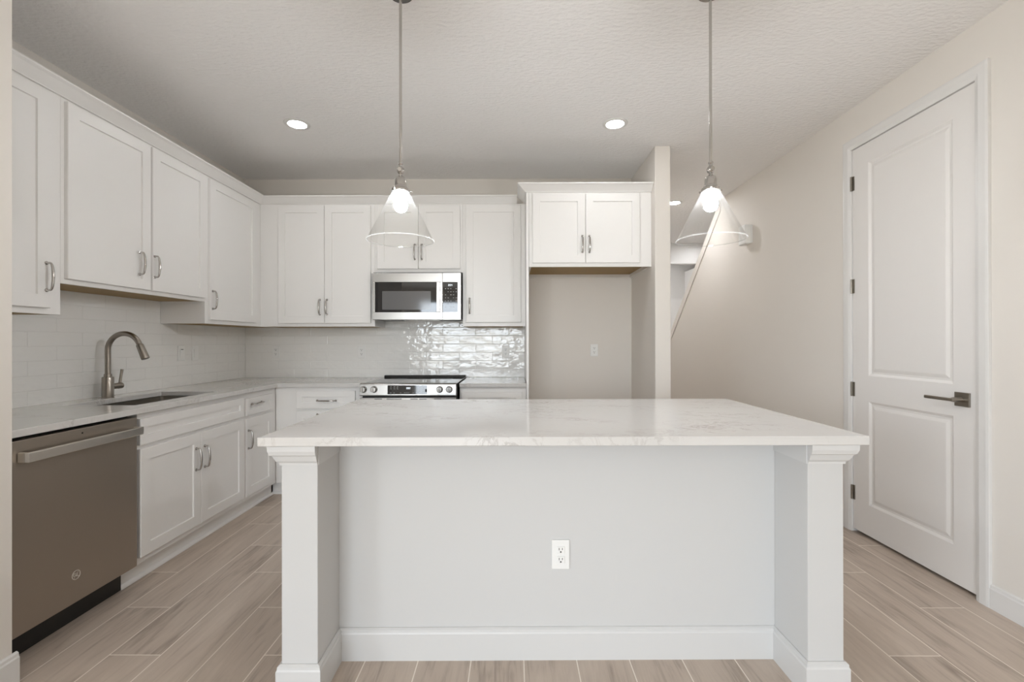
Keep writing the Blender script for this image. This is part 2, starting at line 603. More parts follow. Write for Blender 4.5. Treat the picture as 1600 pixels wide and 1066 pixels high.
for a, b in ((-3.7 + fr, -2.43), (-2.37, -1.1 - fr)):
    bx(bm, -4.17, -4.10, a, b, 0.5, 0.5 + fr); bx(bm, -4.17, -4.10, a, b, 2.4 - fr, 2.4)
g = struct('window_2', bm, 'trim', 'living room window behind the camera')
struct('pane', boxes((-4.145, -4.135, -3.7 + fr, -2.43, 0.5 + fr, 2.4 - fr), (-4.145, -4.135, -2.37, -1.1 - fr, 0.5 + fr, 2.4 - fr)), 'pane', '', g)

# baseboards: profile (out from the wall, height)
BBP = [(0, 0), (0.014, 0), (0.014, 0.092), (0.011, 0.098), (0.0105, 0.108), (0.004, 0.113), (0, 0.113)]
def baseboard_y(bm, x, sx, y0, y1, prof=BBP):
    prism(bm, [(x + sx * o, y0, z) for o, z in prof], (0, y1 - y0, 0))
def baseboard_x(bm, y, sy, x0, x1, prof=BBP):
    prism(bm, [(x0, y + sy * o, z) for o, z in prof], (x1 - x0, 0, 0))
bm = bmesh.new(); baseboard_y(bm, XR, -1, -5.2, 2.193)
struct('baseboard_right', bm, 'trim', 'white baseboard nearer than the door')
bm = bmesh.new(); baseboard_y(bm, XR, -1, 3.161, 7.3)
struct('baseboard_hall', bm, 'trim', 'white baseboard beyond the door')
bm = bmesh.new(); baseboard_y(bm, -1.833, 1, 0.35, YS + 0.014)
struct('baseboard_left', bm, 'trim', 'white baseboard at the far left wall end')
bm = bmesh.new(); baseboard_y(bm, XW0, -1, YW, WB); baseboard_x(bm, YW, -1, XW0 - 0.014, XW1 + 0.014); baseboard_y(bm, XW1, 1, YW, 8.1)
struct('baseboard_partition', bm, 'trim', 'white baseboard round the partition')
bm = bmesh.new(); baseboard_x(bm, WB, -1, 0.123, XW0 - 0.015)
struct('baseboard_back', bm, 'trim', 'white baseboard in the fridge space')

# door casing
CW = 0.068
bm = bmesh.new()
cp = [(0, 0), (0.010, 0), (0.013, 0.010), (0.017, 0.022), (0.018, 0.055), (0.016, CW), (0, CW)]      # (out, across) from the inner edge
iy0, iy1, iz = 2.262, 3.090, 2.506
def casing(sg):
    loops = []
    for o, a in cp:
        x = XR - o
        loops.append([(x, iy0 - a, 0), (x, iy0 - a, iz + a), (x, iy1 + a, iz + a), (x, iy1 + a, 0)])
    vs = [[bm.verts.new(p) for p in l] for l in loops]
    for i in range(len(vs)):
        l0, l1 = vs[i], vs[(i + 1) % len(vs)]
        for k in range(3):
            bm.faces.new((l0[k], l0[k + 1], l1[k + 1], l1[k]))
    bm.faces.new([l[0] for l in vs]); bm.faces.new([l[3] for l in vs][::-1])
casing(1)
# jamb liner inside the opening
bx(bm, XR, XR + T, DY0, iy0, 0, DZ); bx(bm, XR, XR + T, iy1, DY1, 0, DZ); bx(bm, XR, XR + T, iy0, iy1, iz, DZ)
struct('trim_door', bm, 'trim', 'white casing round the right-hand door', bevel=0.0015)

# two-panel door slab
def panel_door():
    y0, y1, z0, z1 = 2.2655, 3.0865, 0.022, 2.502
    xf, xb = XR - 0.001, XR + 0.035
    py0, py1 = 2.385, 2.952
    rows = [(0.214, 0.868), (1.030, 2.378)]
    ys = [y0, py0, py1, y1]
    zs = [z0, rows[0][0], rows[0][1], rows[1][0], rows[1][1], z1]
    bm = bmesh.new()
    V = [[bm.verts.new((xf, y, z)) for z in zs] for y in ys]
    for i in range(3):
        for j in range(5):
            if i == 1 and j in (1, 3):
                ring = [V[1][j], V[2][j], V[2][j + 1], V[1][j + 1]]
                c = (py0, py1, zs[j], zs[j + 1])
                for inset, dep in ((0.010, 0.006), (0.014, 0.009), (0.026, 0.009), (0.044, 0.003), (0.050, 0.0025)):
                    nr = [bm.verts.new(p) for p in ((xf + dep, c[0] + inset, c[2] + inset), (xf + dep, c[1] - inset, c[2] + inset),
                                                    (xf + dep, c[1] - inset, c[3] - inset), (xf + dep, c[0] + inset, c[3] - inset))]
                    for k in range(4):
                        bm.faces.new((ring[k], ring[(k + 1) % 4], nr[(k + 1) % 4], nr[k]))
                    ring = nr
                bm.faces.new(ring)
            else:
                bm.faces.new((V[i][j], V[i + 1][j], V[i + 1][j + 1], V[i][j + 1]))
    B = [bm.verts.new((xb, y, z)) for y, z in ((y0, z0), (y1, z0), (y1, z1), (y0, z1))]
    bm.faces.new(B)
    edge_b = [V[i][0] for i in range(4)]; edge_t = [V[i][5] for i in range(4)]
    edge_l = [V[0][j] for j in range(6)]; edge_r = [V[3][j] for j in range(6)]
    bm.faces.new([B[0], B[1]] + edge_b[::-1]); bm.faces.new([B[3], B[2]] + edge_t[::-1])
    bm.faces.new([B[0], B[3]] + edge_l[::-1]); bm.faces.new([B[1], B[2]] + edge_r[::-1])
    return bm
door = struct('door_1', panel_door(), 'door', 'white two-panel interior door')
for i, z in enumerate((0.259, 0.935, 1.609, 2.283)):
    bm = bmesh.new()
    tube(bm, [(XR - 0.0095, 3.0885, z - 0.047), (XR - 0.0095, 3.0885, z + 0.047)], 0.0065, 10)
    bx(bm, XR - 0.0045, XR - 0.0012, 3.070, 3.0865, z - 0.046, z + 0.046)
    obj('hinge', bm, 'lever', door)
h = obj('door_handle', box(XR - 0.011, XR - 0.0011, 2.294, 2.370, 0.923, 0.993), 'lever', door, bevel=0.0015)
bm = bmesh.new(); lathe(bm, [(0.012, 0), (0.012, -0.040), (0.010, -0.046)], (XR - 0.0105, 2.334, 0.957), 'X', 20)
obj('stem', bm, 'lever', h)
bm = bmesh.new(); bx(bm, XR - 0.068, XR - 0.056, 2.322, 2.482, 0.949, 0.965)
obj('lever', bm, 'lever', h, bevel=0.003)
obj('strike_plate', box(XR - 0.0005, XR + 0.006, 2.2585, 2.2635, 0.925, 0.99), 'lever', door)

# ------------------------------------------------------------------ pulls, doors, cabinets
def pull_bm(x, y, z, L, vertical=True):
    """bow pull on the plane y (front is -y) centred at x, z"""
    bm = bmesh.new()
    pts, rad = [], []
    prof = [(-0.5, 0.0, 0.0085), (-0.5, 0.004, 0.0085), (-0.5, 0.006, 0.0055), (-0.5, 0.018, 0.0045), (-0.488, 0.0225, 0.0045),
            (-0.44, 0.0265, 0.005), (-0.33, 0.0300, 0.0058), (-0.17, 0.0325, 0.0065), (0, 0.0335, 0.0068)]
    prof = prof + [(-t, d, r) for t, d, r in prof[-2::-1]]
    for t, d, r in prof:
        pts.append((x, y - d, z + t * L) if vertical else (x + t * L, y - d, z))
        rad.append(r)
    tube(bm, pts, rad, 12)
    return bm


def shaker_bm(x0, x1, z0, z1, yf, t=0.02, st=0.062, rec=0.009):
    bm = bmesh.new()
    def loop(ins, y):
        return [bm.verts.new(p) for p in ((x0 + ins, y, z0 + ins), (x1 - ins, y, z0 + ins), (x1 - ins, y, z1 - ins), (x0 + ins, y, z1 - ins))]
    L = [loop(0, yf + t), loop(0, yf + 0.003), loop(0.0025, yf), loop(st, yf), loop(st + 0.0015, yf + rec)]
    for a, b in zip(L, L[1:]):
        for k in range(4):
            bm.faces.new((a[k], a[(k + 1) % 4], b[(k + 1) % 4], b[k]))
    bm.faces.new(L[-1])
    bm.faces.new(L[0][::-1])
    return bm


def cabinet_door(root, x0, x1, z0, z1, pull=None, st=0.062, name='door', m='cabinet'):
    """door or drawer front on the face frame plane y = 0, facing -y; pull = (x, z, vertical)"""
    d = obj(name, shaker_bm(x0, x1, z0, z1, -0.0205, 0.02, st), m, root)
    if pull:
        obj('pull', pull_bm(pull[0], -0.0205, pull[1], pull[3] if len(pull) > 3 else 0.128, pull[2]), 'nickel', d, smooth=True)
    return d


def upper_cabinet(label, origin, rotz, w, depth, z0, z1, doors, frame=True, recess=0.001, name='wall_cabinet'):
    """origin = left front foot of the face frame plane seen from the room; doors = [(x0, x1, z0, z1, pull)]"""
    r = thing(name, label, 'cabinet', (*origin, z0), rotz, 'painted shaker wall cabinets')
    H = z1 - z0
    bm = boxes((0, 0.018, 0.019, depth, 0, H), (w - 0.018, w, 0.019, depth, 0, H), (0.018, w - 0.018, 0.019, depth, H - 0.018, H),
               (0.018, w - 0.018, depth - 0.006, depth, 0, H - 0.018))
    obj('carcass', bm, 'cabinet', r)
    obj('face_frame', box(0, w, 0, 0.019, 0, H), 'cabinet', r, bevel=0.001)
    obj('bottom_panel', box(0.018, w - 0.018, 0.0192, depth - 0.006, recess, recess + 0.012), 'ply', r)
    for d in doors:
        p = d[4]
        cabinet_door(r, d[0], d[1], d[2] - z0, d[3] - z0, (p[0], p[1] - z0, p[2]) if p else None)
    return r


R90 = PI / 2
DL = 0.318                                            # carcass depth of the left uppers
zt, zb = 2.437, 1.411
# left wall: local x runs along world +Y
upper_cabinet('upper cabinet partly cut off by the wall end at far left', (XU, YS + 0.004), R90, 0.571, DL, ZU, ZT,
              [(0.040, 0.505, zb, zt, (0.482, 1.558, True))])
upper_cabinet('short two-door upper cabinet with brown underside above the sink faucet', (XU, 2.276), R90, 1.066, DL, ZS, ZT,
              [(0.018, 0.545, 1.562, zt, (0.458, 1.712, True)), (0.560, 1.052, 1.562, zt, (0.572, 1.710, True))])
upper_cabinet('tall single-door corner upper cabinet right of the short sink cabinet', (XU, 3.343), R90, 1.066, DL, ZU, ZT,
              [(0.034, 0.640, zb, zt, (0.055, 1.556, True))])
# back wall
DB = WB - YU - 0.002
upper_cabinet('tall two-door upper cabinet on back wall left of the microwave', (XU + 0.001, YU), 0, 1.002, DB, ZU, ZT,
              [(0.163, 0.5655, zb, zt, (0.530, 1.552, True)), (0.5690, 0.971, zb, zt, (0.591, 1.552, True))])
upper_cabinet('small two-door upper cabinet directly above the microwave', (-1.212, YU), 0, 0.766, DB, 1.850, ZT,
              [(0.023, 0.3815, 1.883, zt, (0.352, 2.030, True)), (0.385, 0.747, 1.883, zt, (0.413, 2.030, True))])
upper_cabinet('tall single-door upper cabinet between microwave and fridge space', (-0.445, YU), 0, 0.5455, DB, ZU, ZT,
              [(0.030, 0.507, 1.416, zt, (0.062, 1.561, True))])
upper_cabinet('deep two-door cabinet mounted over the empty fridge space', (0.1225, YF), 0, 0.985, WB - YF - 0.002, ZF, ZT,
              [(0.0285, 0.452, 1.880, 2.436, (0.4275, 2.030, True)), (0.455, 0.8885, 1.880, 2.436, (0.4845, 2.030, True))], recess=0.03)
p = obj('end_panel', box(0.1014, 0.1205, YF, WB - 0.002, 0, ZT), 'cabinet', None, bevel=0.001)
p.name = 'fridge_end_panel'
tag(p, 'tall white end panel left of the empty fridge space', 'panel')

# crown moldings: profile (out, z)
CRP = [(0, ZT + 0.0005), (0.011, ZT + 0.0005), (0.012, ZT + 0.004), (0.055, 2.494), (0.066, 2.500), (0.070, 2.502), (0.070, 2.510), (0, 2.510)]
def sweep(path_fn, n):
    bm = bmesh.new()
    rows = [[bm.verts.new(p) for p in path_fn(o, z)] for o, z in CRP]
    for i in range(len(rows)):
        a, b = rows[i], rows[(i + 1) % len(rows)]
        for k in range(n - 1):
            bm.faces.new((a[k], a[k + 1], b[k + 1], b[k]))
    bm.faces.new([r[0] for r in rows]); bm.faces.new([r[-1] for r in rows][::-1])
    return bm
c = obj('crown_molding', sweep(lambda o, z: [(XU + o, YS + 0.004, z), (XU + o, YU - o - 0.0005, z)], 2), 'cabinet')
tag(c, 'long crown molding on top of the left wall upper cabinets', 'molding', 'cabinet crown moldings')
c = obj('crown_molding', sweep(lambda o, z: [(XU + o + 0.0005, YU - o, z), (0.1000 - 0.072, YU - o, z)], 2), 'cabinet')
tag(c, 'crown molding on the back wall cabinets above the microwave', 'molding', 'cabinet crown moldings')
c = obj('crown_molding', sweep(lambda o, z: [(0.1014 - o, YU - 0.0, z), (0.1014 - o, YF - o, z), (XW0 - 0.002, YF - o, z)], 3), 'cabinet')
tag(c, 'crown molding with a mitred return on the cabinet over the fridge space', 'molding', 'cabinet crown moldings')

# base cabinets
SHOE = [(0, 0), (0.016, 0), (0.016, 0.006), (0.012, 0.013), (0.006, 0.018), (0, 0.019)]
def base_cabinet(label, origin, rotz, w, depth, fronts, toe0=0.0, toe1=None, toe_in=0.052):
    r = thing('base_cabinet', label, 'cabinet', (*origin, 0), rotz, 'painted shaker base cabinets')
    t1 = w if toe1 is None else toe1
    H = CU - 0.001
    bm = boxes((0, 0.018, 0.019, depth, 0.104, H), (w - 0.018, w, 0.019, depth, 0.104, H), (0.018, w - 0.018, 0.019, depth, 0.104, 0.122),
               (0.018, w - 0.018, depth - 0.006, depth, 0.122, H))
    obj('carcass', bm, 'base_cabinet', r)
    obj('face_frame', box(0, w, 0, 0.019, 0.104, H), 'base_cabinet', r, bevel=0.001)
    bm = bmesh.new()
    bx(bm, toe0, t1, toe_in, toe_in + 0.016, 0, 0.1035)
    prism(bm, [(toe0, toe_in - o, z) for o, z in SHOE], (t1 - toe0, 0, 0))
    obj('toe_kick', bm, 'base_cabinet', r)
    for f in fronts:
        cabinet_door(r, f[1], f[2], f[3], f[4], f[5], f[6] if len(f) > 6 else 0.062, f[0], 'base_cabinet')
    return r


XB, YBB = XC - 0.038, YC + 0.038
bd = XB - XL - 0.004
base_cabinet('sink base cabinet with two doors right of the dishwasher', (XB, 2.3955), R90, 0.937, bd,
             [('false_front', 0.001, 0.925, 0.717, 0.854, None, 0.048),
              ('door', 0.001, 0.463, 0.138, 0.697, (0.418, 0.542, True)), ('door', 0.4665, 0.925, 0.138, 0.697, (0.496, 0.542, True))], toe0=-0.05)
base_cabinet('narrow base cabinet with drawer over door in the left corner', (XB, 3.333), R90, 0.4595, bd,
             [('drawer_front', 0.012, 0.385, 0.715, 0.842, (0.145, 0.795, False, 0.128), 0.044),
              ('door', 0.012, 0.385, 0.134, 0.694, (0.036, 0.545, True))], toe1=0.4915)
base_cabinet('drawer bank with corner filler left of the range', (XB + 0.001, YBB), 0, 0.715, WB - YBB - 0.002,
             [('drawer_front', 0.177, 0.654, 0.708, 0.853, (0.4235, 0.775, False, 0.150), 0.048),
              ('drawer_front', 0.177, 0.654, 0.426, 0.691, (0.4235, 0.664, False, 0.150), 0.060),
              ('drawer_front', 0.177, 0.654, 0.135, 0.409, (0.4235, 0.382, False, 0.150), 0.060)], toe0=-0.05)
base_cabinet('base cabinet between the range and the fridge end panel', (-0.440, YBB), 0, 0.5395, WB - YBB - 0.002,
             [('drawer_front', 0.016, 0.507, 0.700, 0.842, (0.2615, 0.766, False, 0.150), 0.048),
              ('door', 0.016, 0.507, 0.135, 0.682, (0.047, 0.545, True))])
f = obj('filler_panel', box(XB - 0.02, XB, YS + 0.002, 1.7655, 0.0, CU - 0.001), 'base_cabinet')
tag(f, 'narrow filler strip between the left wall end and the dishwasher', 'panel')

# ------------------------------------------------------------------ tile and worktops
bm = boxes((XL + 0.001, 0.100, YB, WB - 0.001, CT + 0.0005, ZU - 0.001), (-1.211, -0.446, YB, WB - 0.001, ZU - 0.001, 1.46))
tag(obj('tile_backsplash', bm, 'tile_back'), 'glossy white running-bond tile backsplash on the back wall behind the range', 'backsplash')
bm = boxes((WL + 0.001, XL, YS + 0.001, YB, CT + 0.0005, ZU - 0.001), (WL + 0.001, XL, 2.276, 3.342, ZU - 0.001, ZS - 0.001))
tag(obj('tile_backsplash', bm, 'tile_left'), 'glossy off-white tile backsplash on left wall behind the faucet', 'backsplash')

SX0, SX1, SY0, SY1 = -2.395, -2.015, 2.475, 3.165
def slab(xs, ys, keep, z0, z1):
    bm = bmesh.new()
    V = {}
    def v(i, j, z):
        k = (i, j, z)
        if k not in V:
            V[k] = bm.verts.new((xs[i], ys[j], z))
        return V[k]
    cells = [(i, j) for i in range(len(xs) - 1) for j in range(len(ys) - 1) if keep(i, j)]
    cs = set(cells)
    for i, j in cells:
        bm.faces.new((v(i, j, z1), v(i + 1, j, z1), v(i + 1, j + 1, z1), v(i, j + 1, z1)))
        bm.faces.new((v(i, j, z0), v(i, j + 1, z0), v(i + 1, j + 1, z0), v(i + 1, j, z0)))
        for di, dj, a, b in ((-1, 0, (i, j), (i, j + 1)), (1, 0, (i + 1, j), (i + 1, j + 1)), (0, -1, (i, j), (i + 1, j)), (0, 1, (i, j + 1), (i + 1, j + 1))):
            if (i + di, j + dj) not in cs:
                bm.faces.new((v(*a, z0), v(*b, z0), v(*b, z1), v(*a, z1)))
    return bm
xs = [XL - 0.006, SX0, SX1, XC, -1.2225]
ys = [YS + 0.002, SY0, SY1, YC, YB + 0.006]
bm = slab(xs, ys, lambda i, j: (i < 3 or j == 3) and not (i == 1 and j == 1), CU, CT)
tag(obj('countertop', bm, 'quartz', bevel=0.003), 'L-shaped white quartz countertop with the sink cut out of it', 'countertop', 'white quartz countertops')
tag(obj('countertop', box(-0.4395, 0.0995, YC, YB + 0.006, CU, CT), 'quartz', bevel=0.003), 'short white quartz countertop right of the range', 'countertop', 'white quartz countertops')

# sink
sk = thing('sink', 'undermount stainless steel sink below the gooseneck faucet', 'sink', ((SX0 + SX1) / 2, (SY0 + SY1) / 2, 0.68))
hx, hy = (SX1 - SX0) / 2 - 0.001, (SY1 - SY0) / 2 - 0.001
def rrect(hx_, hy_, r, n=6):
    out = []
    for cx, cy, a0 in ((hx_ - r, hy_ - r, 0), (-hx_ + r, hy_ - r, 90), (-hx_ + r, -hy_ + r, 180), (hx_ - r, -hy_ + r, 270)):
        for k in range(n + 1):
            a = math.radians(a0 + 90 * k / n)
            out.append((cx + r * math.cos(a), cy + r * math.sin(a)))
    return out
bm = bmesh.new()
lps = []
for ax, ay, r, z in ((hx + 0.016, hy + 0.016, 0.03, 0.2025), (hx - 0.004, hy - 0.004, 0.02, 0.2025), (hx - 0.006, hy - 0.006, 0.02, 0.03), (hx - 0.02, hy - 0.02, 0.02, 0.008), (0.05, 0.05, 0.02, 0.0)):
    lps.append([bm.verts.new((x, y, z)) for x, y in rrect(ax, ay, r)])
for a, b in zip(lps, lps[1:]):
    n = len(a)
    for k in range(n):
        bm.faces.new((a[k], a[(k + 1) % n], b[(k + 1) % n], b[k]))
bm.faces.new(lps[-1])
obj('basin', bm, 'sink', sk, smooth=True)
bm = bmesh.new(); lathe(bm, [(0.045, 0.001), (0.045, 0.006), (0.036, 0.006), (0.030, 0.002), (0.0, 0.002)], (0, 0, 0), 'Z', 28)
obj('drain', bm, 'brushed', sk, smooth=True)

# faucet
FX, FY = -2.440, 2.80
fc = thing('faucet', 'brushed nickel gooseneck pull-down faucet standing behind the sink', 'faucet', (FX, FY, CT + 0.0005))
bm = bmesh.new(); lathe(bm, [(0.0315, 0), (0.0315, 0.003), (0.0295, 0.005), (0.0295, 0.122), (0.0275, 0.126), (0.0205, 0.128), (0.0195, 0.142), (0.017, 0.145)], (0, 0, 0), 'Z', 32)
obj('body', bm, 'brushed', fc, smooth=True)
bm = bmesh.new()
R = 0.098
pts = [(0, 0, 0.14), (0, 0, 0.2), (0, 0, 0.26), (0, 0, 0.288)]
for k in range(1, 25):
    a = math.radians(180 - 160 * k / 24)
    pts.append((R + R * math.cos(a), 0, 0.288 + R * math.sin(a)))
e = Vector(pts[-1]); t = (e - Vector(pts[-2])).normalized()
tube(bm, pts, 0.0150, 20)
obj('spout', bm, 'brushed', fc, smooth=True)
bm = bmesh.new()
sp = [e + t * d for d in (0.0, 0.003, 0.006, 0.050, 0.086, 0.094, 0.095)]
tube(bm, sp, [0.0155, 0.0185, 0.0190, 0.0205, 0.0220, 0.0215, 0.017], 24)
obj('spray_head', bm, 'brushed', fc, smooth=True)
bm = bmesh.new(); lathe(bm, [(0.0175, 0.026), (0.0175, 0.070), (0.019, 0.074), (0.0185, 0.096), (0.012, 0.103), (0.0, 0.104)], (0, 0, 0.066), 'Y', 24)
hd = obj('handle_hub', bm, 'brushed', fc, smooth=True)
bm = bmesh.new(); tube(bm, [(0, 0.085, 0.078), (0.002, 0.090, 0.118), (0.004, 0.097, 0.166)], [0.0075, 0.0072, 0.0078], 14)
obj('handle', bm, 'brushed', hd, smooth=True)

# ------------------------------------------------------------------ dishwasher
DX = XC - 0.0175
dw = thing('dishwasher', 'slate grey dishwasher with bar handle below the left countertop', 'dishwasher', (DX, 2.07, 0))
y0, y1 = -0.3035, 0.3025
obj('cabinet_body', box(-0.575, -0.045, y0 + 0.004, y1 - 0.004, 0.105, 0.872), 'black', dw)
d = obj('door_panel', box(-0.043, 0, y0, y1, 0.110, 0.868), 'slate', dw, bevel=0.003)
bm = bmesh.new()
bx(bm, 0.030, 0.046, y0 + 0.030, y1 - 0.012, 0.783, 0.822)
bx(bm, 0.0005, 0.030, y0 + 0.030, y0 + 0.044, 0.783, 0.822)
bx(bm, 0.0005, 0.030, y1 - 0.026, y1 - 0.012, 0.783, 0.822)
obj('handle', bm, 'slate_bar', d, bevel=0.003)
obj('toe_kick', box(-0.075, -0.060, y0 + 0.002, y1 - 0.028, 0.002, 0.108), 'black', dw)
obj('leg', box(-0.50, -0.45, y0 + 0.03, y0 + 0.07, 0, 0.105), 'black', dw); obj('leg', box(-0.50, -0.45, y1 - 0.08, y1 - 0.04, 0, 0.105), 'black', dw)
bm = bmesh.new(); lathe(bm, [(0.0, 0.0003), (0.004, 0.0003), (0.004, 0.0008), (0.0, 0.0008)], (0, 0.00, 0.846), 'X', 16)
obj('vent_dot', bm, 'black', d)
# round monogram badge: ring and two looped letters
bm = bmesh.new()
ec = (0.001, -0.030, 0.231)
def ring(cy, cz, r, w, a0=0, a1=360, n=28):
    pts = [(ec[0], ec[1] + cy + r * math.cos(math.radians(a0 + (a1 - a0) * k / n)), ec[2] + cz + r * math.sin(math.radians(a0 + (a1 - a0) * k / n))) for k in range(n + 1)]
    tube(bm, pts, w, 6)
ring(0, 0, 0.0190, 0.0013)
ring(-0.006, 0.002, 0.0065, 0.0011, 40, 330, 18)        # G
tube(bm, [(ec[0], ec[1] - 0.0055, ec[2] + 0.001), (ec[0], ec[1] - 0.0005, ec[2] + 0.001), (ec[0], ec[1] - 0.0005, ec[2] - 0.006)], 0.0010, 6)
ring(0.0075, 0.0042, 0.0040, 0.0010, 60, 270, 14)       # E, upper and lower bow
ring(0.0075, -0.0038, 0.0042, 0.0010, 90, 310, 14)
for a in (45, 135, 225, 315):
    ring(0.0140 * math.cos(math.radians(a)), 0.0140 * math.sin(math.radians(a)), 0.0022, 0.0006, a, a + 220, 8)
obj('emblem', bm, 'emblem', d)

# ------------------------------------------------------------------ range
RXc = -0.8315
rg = thing('range', 'stainless slide-in electric range with four front knobs', 'range', (RXc, YC, 0))
RW = 0.378
FR = 3.660 - YC                                   # front of the control panel, local y
obj('body', box(-RW + 0.002, RW - 0.002, -0.030, WB - YC - 0.012, 0.10, 0.905), 'black', rg)
ct = obj('cooktop', box(-RW, RW, -0.055, WB - YC - 0.062, 0.9055, 0.9185), 'cooktop', rg, bevel=0.002)
for cx, cy, r in ((-0.19, 0.10, 0.105), (0.19, 0.10, 0.09), (-0.19, 0.38, 0.075), (0.19, 0.38, 0.10)):
    bm = bmesh.new(); lathe(bm, [(r, 0.0), (r, 0.0003), (r - 0.003, 0.0003), (r - 0.003, 0)], (cx, cy, 0.9187), 'Z', 40, False)
    obj('burner_ring', bm, 'mark', ct)
bm = bmesh.new()
prism(bm, [(-RW, WB - YC - 0.061, 0.9055), (-RW, WB - YC - 0.012, 0.9055), (-RW, WB - YC - 0.012, 0.936), (-RW, WB - YC - 0.050, 0.936)], (2 * RW, 0, 0))
obj('rear_trim', bm, 'black', rg, bevel=0.002)
bm = bmesh.new()
prism(bm, [(-RW, -0.056, 0.9185), (-RW, -0.075, 0.924), (-RW, FR + 0.006, 0.920), (-RW, FR, 0.914), (-RW, FR - 0.006, 0.830), (-RW, FR + 0.002, 0.823), (-RW, -0.031, 0.823), (-RW, -0.031, 0.9050), (-RW, -0.056, 0.9050)], (2 * RW, 0, 0))
cpn = obj('control_panel', bm, 'steel', rg, bevel=0.002)
def panel_y(z):
    return FR - 0.006 * (0.914 - z) / 0.084
bm = bmesh.new()
prism(bm, [(-0.158, panel_y(0.838) - 0.0003, 0.838), (-0.158, panel_y(0.838) - 0.0016, 0.838), (-0.158, panel_y(0.908) - 0.0016, 0.908), (-0.158, panel_y(0.908) - 0.0003, 0.908)], (0.309, 0, 0))
dp = obj('display', bm, 'black_glass', cpn)
def dash(x, z, w, h_=0.0016):
    bx(bm, x, x + w, panel_y(z) - 0.0022, panel_y(z) - 0.0017, z, z + h_)
def mark(x, z, w, h_, parent):
    global bm
    bm = bmesh.new()
    dash(x, z, w, h_)
    obj('key_mark', bm, 'mark', parent)
for r_, zz in enumerate((0.896, 0.888, 0.879)):
    for cx in (-0.137, -0.110, -0.085):
        mark(cx, zz, 0.011 if r_ != 1 else 0.007, 0.0016, dp)
for cx in (-0.138, -0.112, -0.060, -0.028, -0.012, 0.002, 0.038):
    mark(cx, 0.8485, 0.012, 0.0016, dp)
for zz in (0.896, 0.882, 0.868, 0.852):
    for cx in (0.066, 0.093, 0.120):
        mark(cx, zz, 0.0035, 0.0045, dp)
bm = bmesh.new()
def seg7(x, z, s, on):
    """one seven-segment digit"""
    w, h_ = 0.55 * s, s
    t_ = 0.12 * s
    S = {'a': (0, h_ - t_, w, t_), 'g': (0, h_ / 2 - t_ / 2, w, t_), 'd': (0, 0, w, t_), 'f': (0, h_ / 2, t_, h_ / 2), 'b': (w - t_, h_ / 2, t_, h_ / 2), 'e': (0, 0, t_, h_ / 2), 'c': (w - t_, 0, t_, h_ / 2)}
    for k in on:
        a, b_, c_, d_ = S[k]
        dash(x + a, z + b_, c_, d_)
for k, on in enumerate(('abcdef', 'abcdefg', 'abged')):
    seg7(-0.010 + 0.0115 * k, 0.879, 0.0135, on)
obj('clock_digits', bm, 'digits', dp)
for kx in (-0.3465, -0.2640, 0.2500, 0.3250):
    bm = bmesh.new(); lathe(bm, [(0.0265, -0.0005), (0.0265, -0.006), (0.0235, -0.010), (0.0215, -0.030), (0.0190, -0.033), (0.0, -0.0335)], (kx, panel_y(0.876) - 0.0003, 0.876), 'Y', 28)
    k = obj('knob', bm, 'steel', cpn, smooth=True)
    obj('grip', box(kx - 0.0035, kx + 0.0035, panel_y(0.876) - 0.040, panel_y(0.876) - 0.0325, 0.855, 0.897), 'steel', k, bevel=0.001)
od = obj('oven_door', box(-RW + 0.004, RW - 0.004, FR - 0.004, -0.031, 0.262, 0.811), 'steel', rg, bevel=0.003)
obj('window', box(-0.27, 0.27, FR - 0.0052, FR - 0.0042, 0.37, 0.70), 'black_glass', od)
for cx in (-0.26, -0.165, -0.105, 0.02, 0.09, 0.205):
    obj('vent_slot', box(cx, cx + 0.058, FR - 0.0050, FR - 0.0042, 0.796, 0.803), 'black', od)
bm = bmesh.new(); tube(bm, [(-0.33, FR - 0.052, 0.765), (0.33, FR - 0.052, 0.765)], 0.011, 16)
for cx in (-0.31, 0.31):
    tube(bm, [(cx, FR - 0.0042, 0.765), (cx, FR - 0.050, 0.765)], 0.008, 12)
obj('handle', bm, 'steel', od, smooth=True)
obj('drawer', box(-RW + 0.004, RW - 0.004, FR - 0.004, -0.031, 0.105, 0.252), 'steel', rg, bevel=0.003)
for cx in (-0.34, 0.34):
    for cy in (0.02, 0.55):
        bm = bmesh.new(); lathe(bm, [(0.018, 0), (0.018, 0.02), (0.010, 0.022), (0.010, 0.0995)], (cx, cy, 0), 'Z', 14)
        obj('leg', bm, 'black', rg)

# ------------------------------------------------------------------ microwave
MF = 3.993
mw = thing('microwave', 'stainless over-the-range microwave above the range', 'microwave', (-0.832, MF, 1.439))
MH, MWd = 0.399, 0.3785
obj('body', box(-MWd, MWd, 0.034, WB - MF - 0.012, 0.004, 0.409), 'black', mw)
sx = -0.609 + 0.832
def frame_bm(x0, x1, z0, z1, a0, a1, b0, b1, yf, yb):
    """plate with a rectangular opening a0..a1 x b0..b1"""
    bm = bmesh.new()
    bx(bm, x0, x1, yf, yb, z0, b0); bx(bm, x0, x1, yf, yb, b1, z1)
    bx(bm, x0, a0, yf, yb, b0, b1); bx(bm, a1, x1, yf, yb, b0, b1)
    return bm
b0, b1 = 0.063, 0.321
dr = obj('door', frame_bm(-MWd, sx - 0.001, 0, MH, -0.355, 0.172, b0, b1, 0, 0.032), 'steel', mw, bevel=0.0015)
wd = obj('window', box(-0.355, 0.172, 0.003, 0.030, b0, b1), 'black_glass', dr)
obj('viewing_screen', box(-0.294, 0.122, 0.0022, 0.0029, 0.085, 0.244), 'screen', wd)
obj('handle', box(0.172, 0.203, -0.010, -0.0005, b0, b1), 'steel', dr, bevel=0.003)
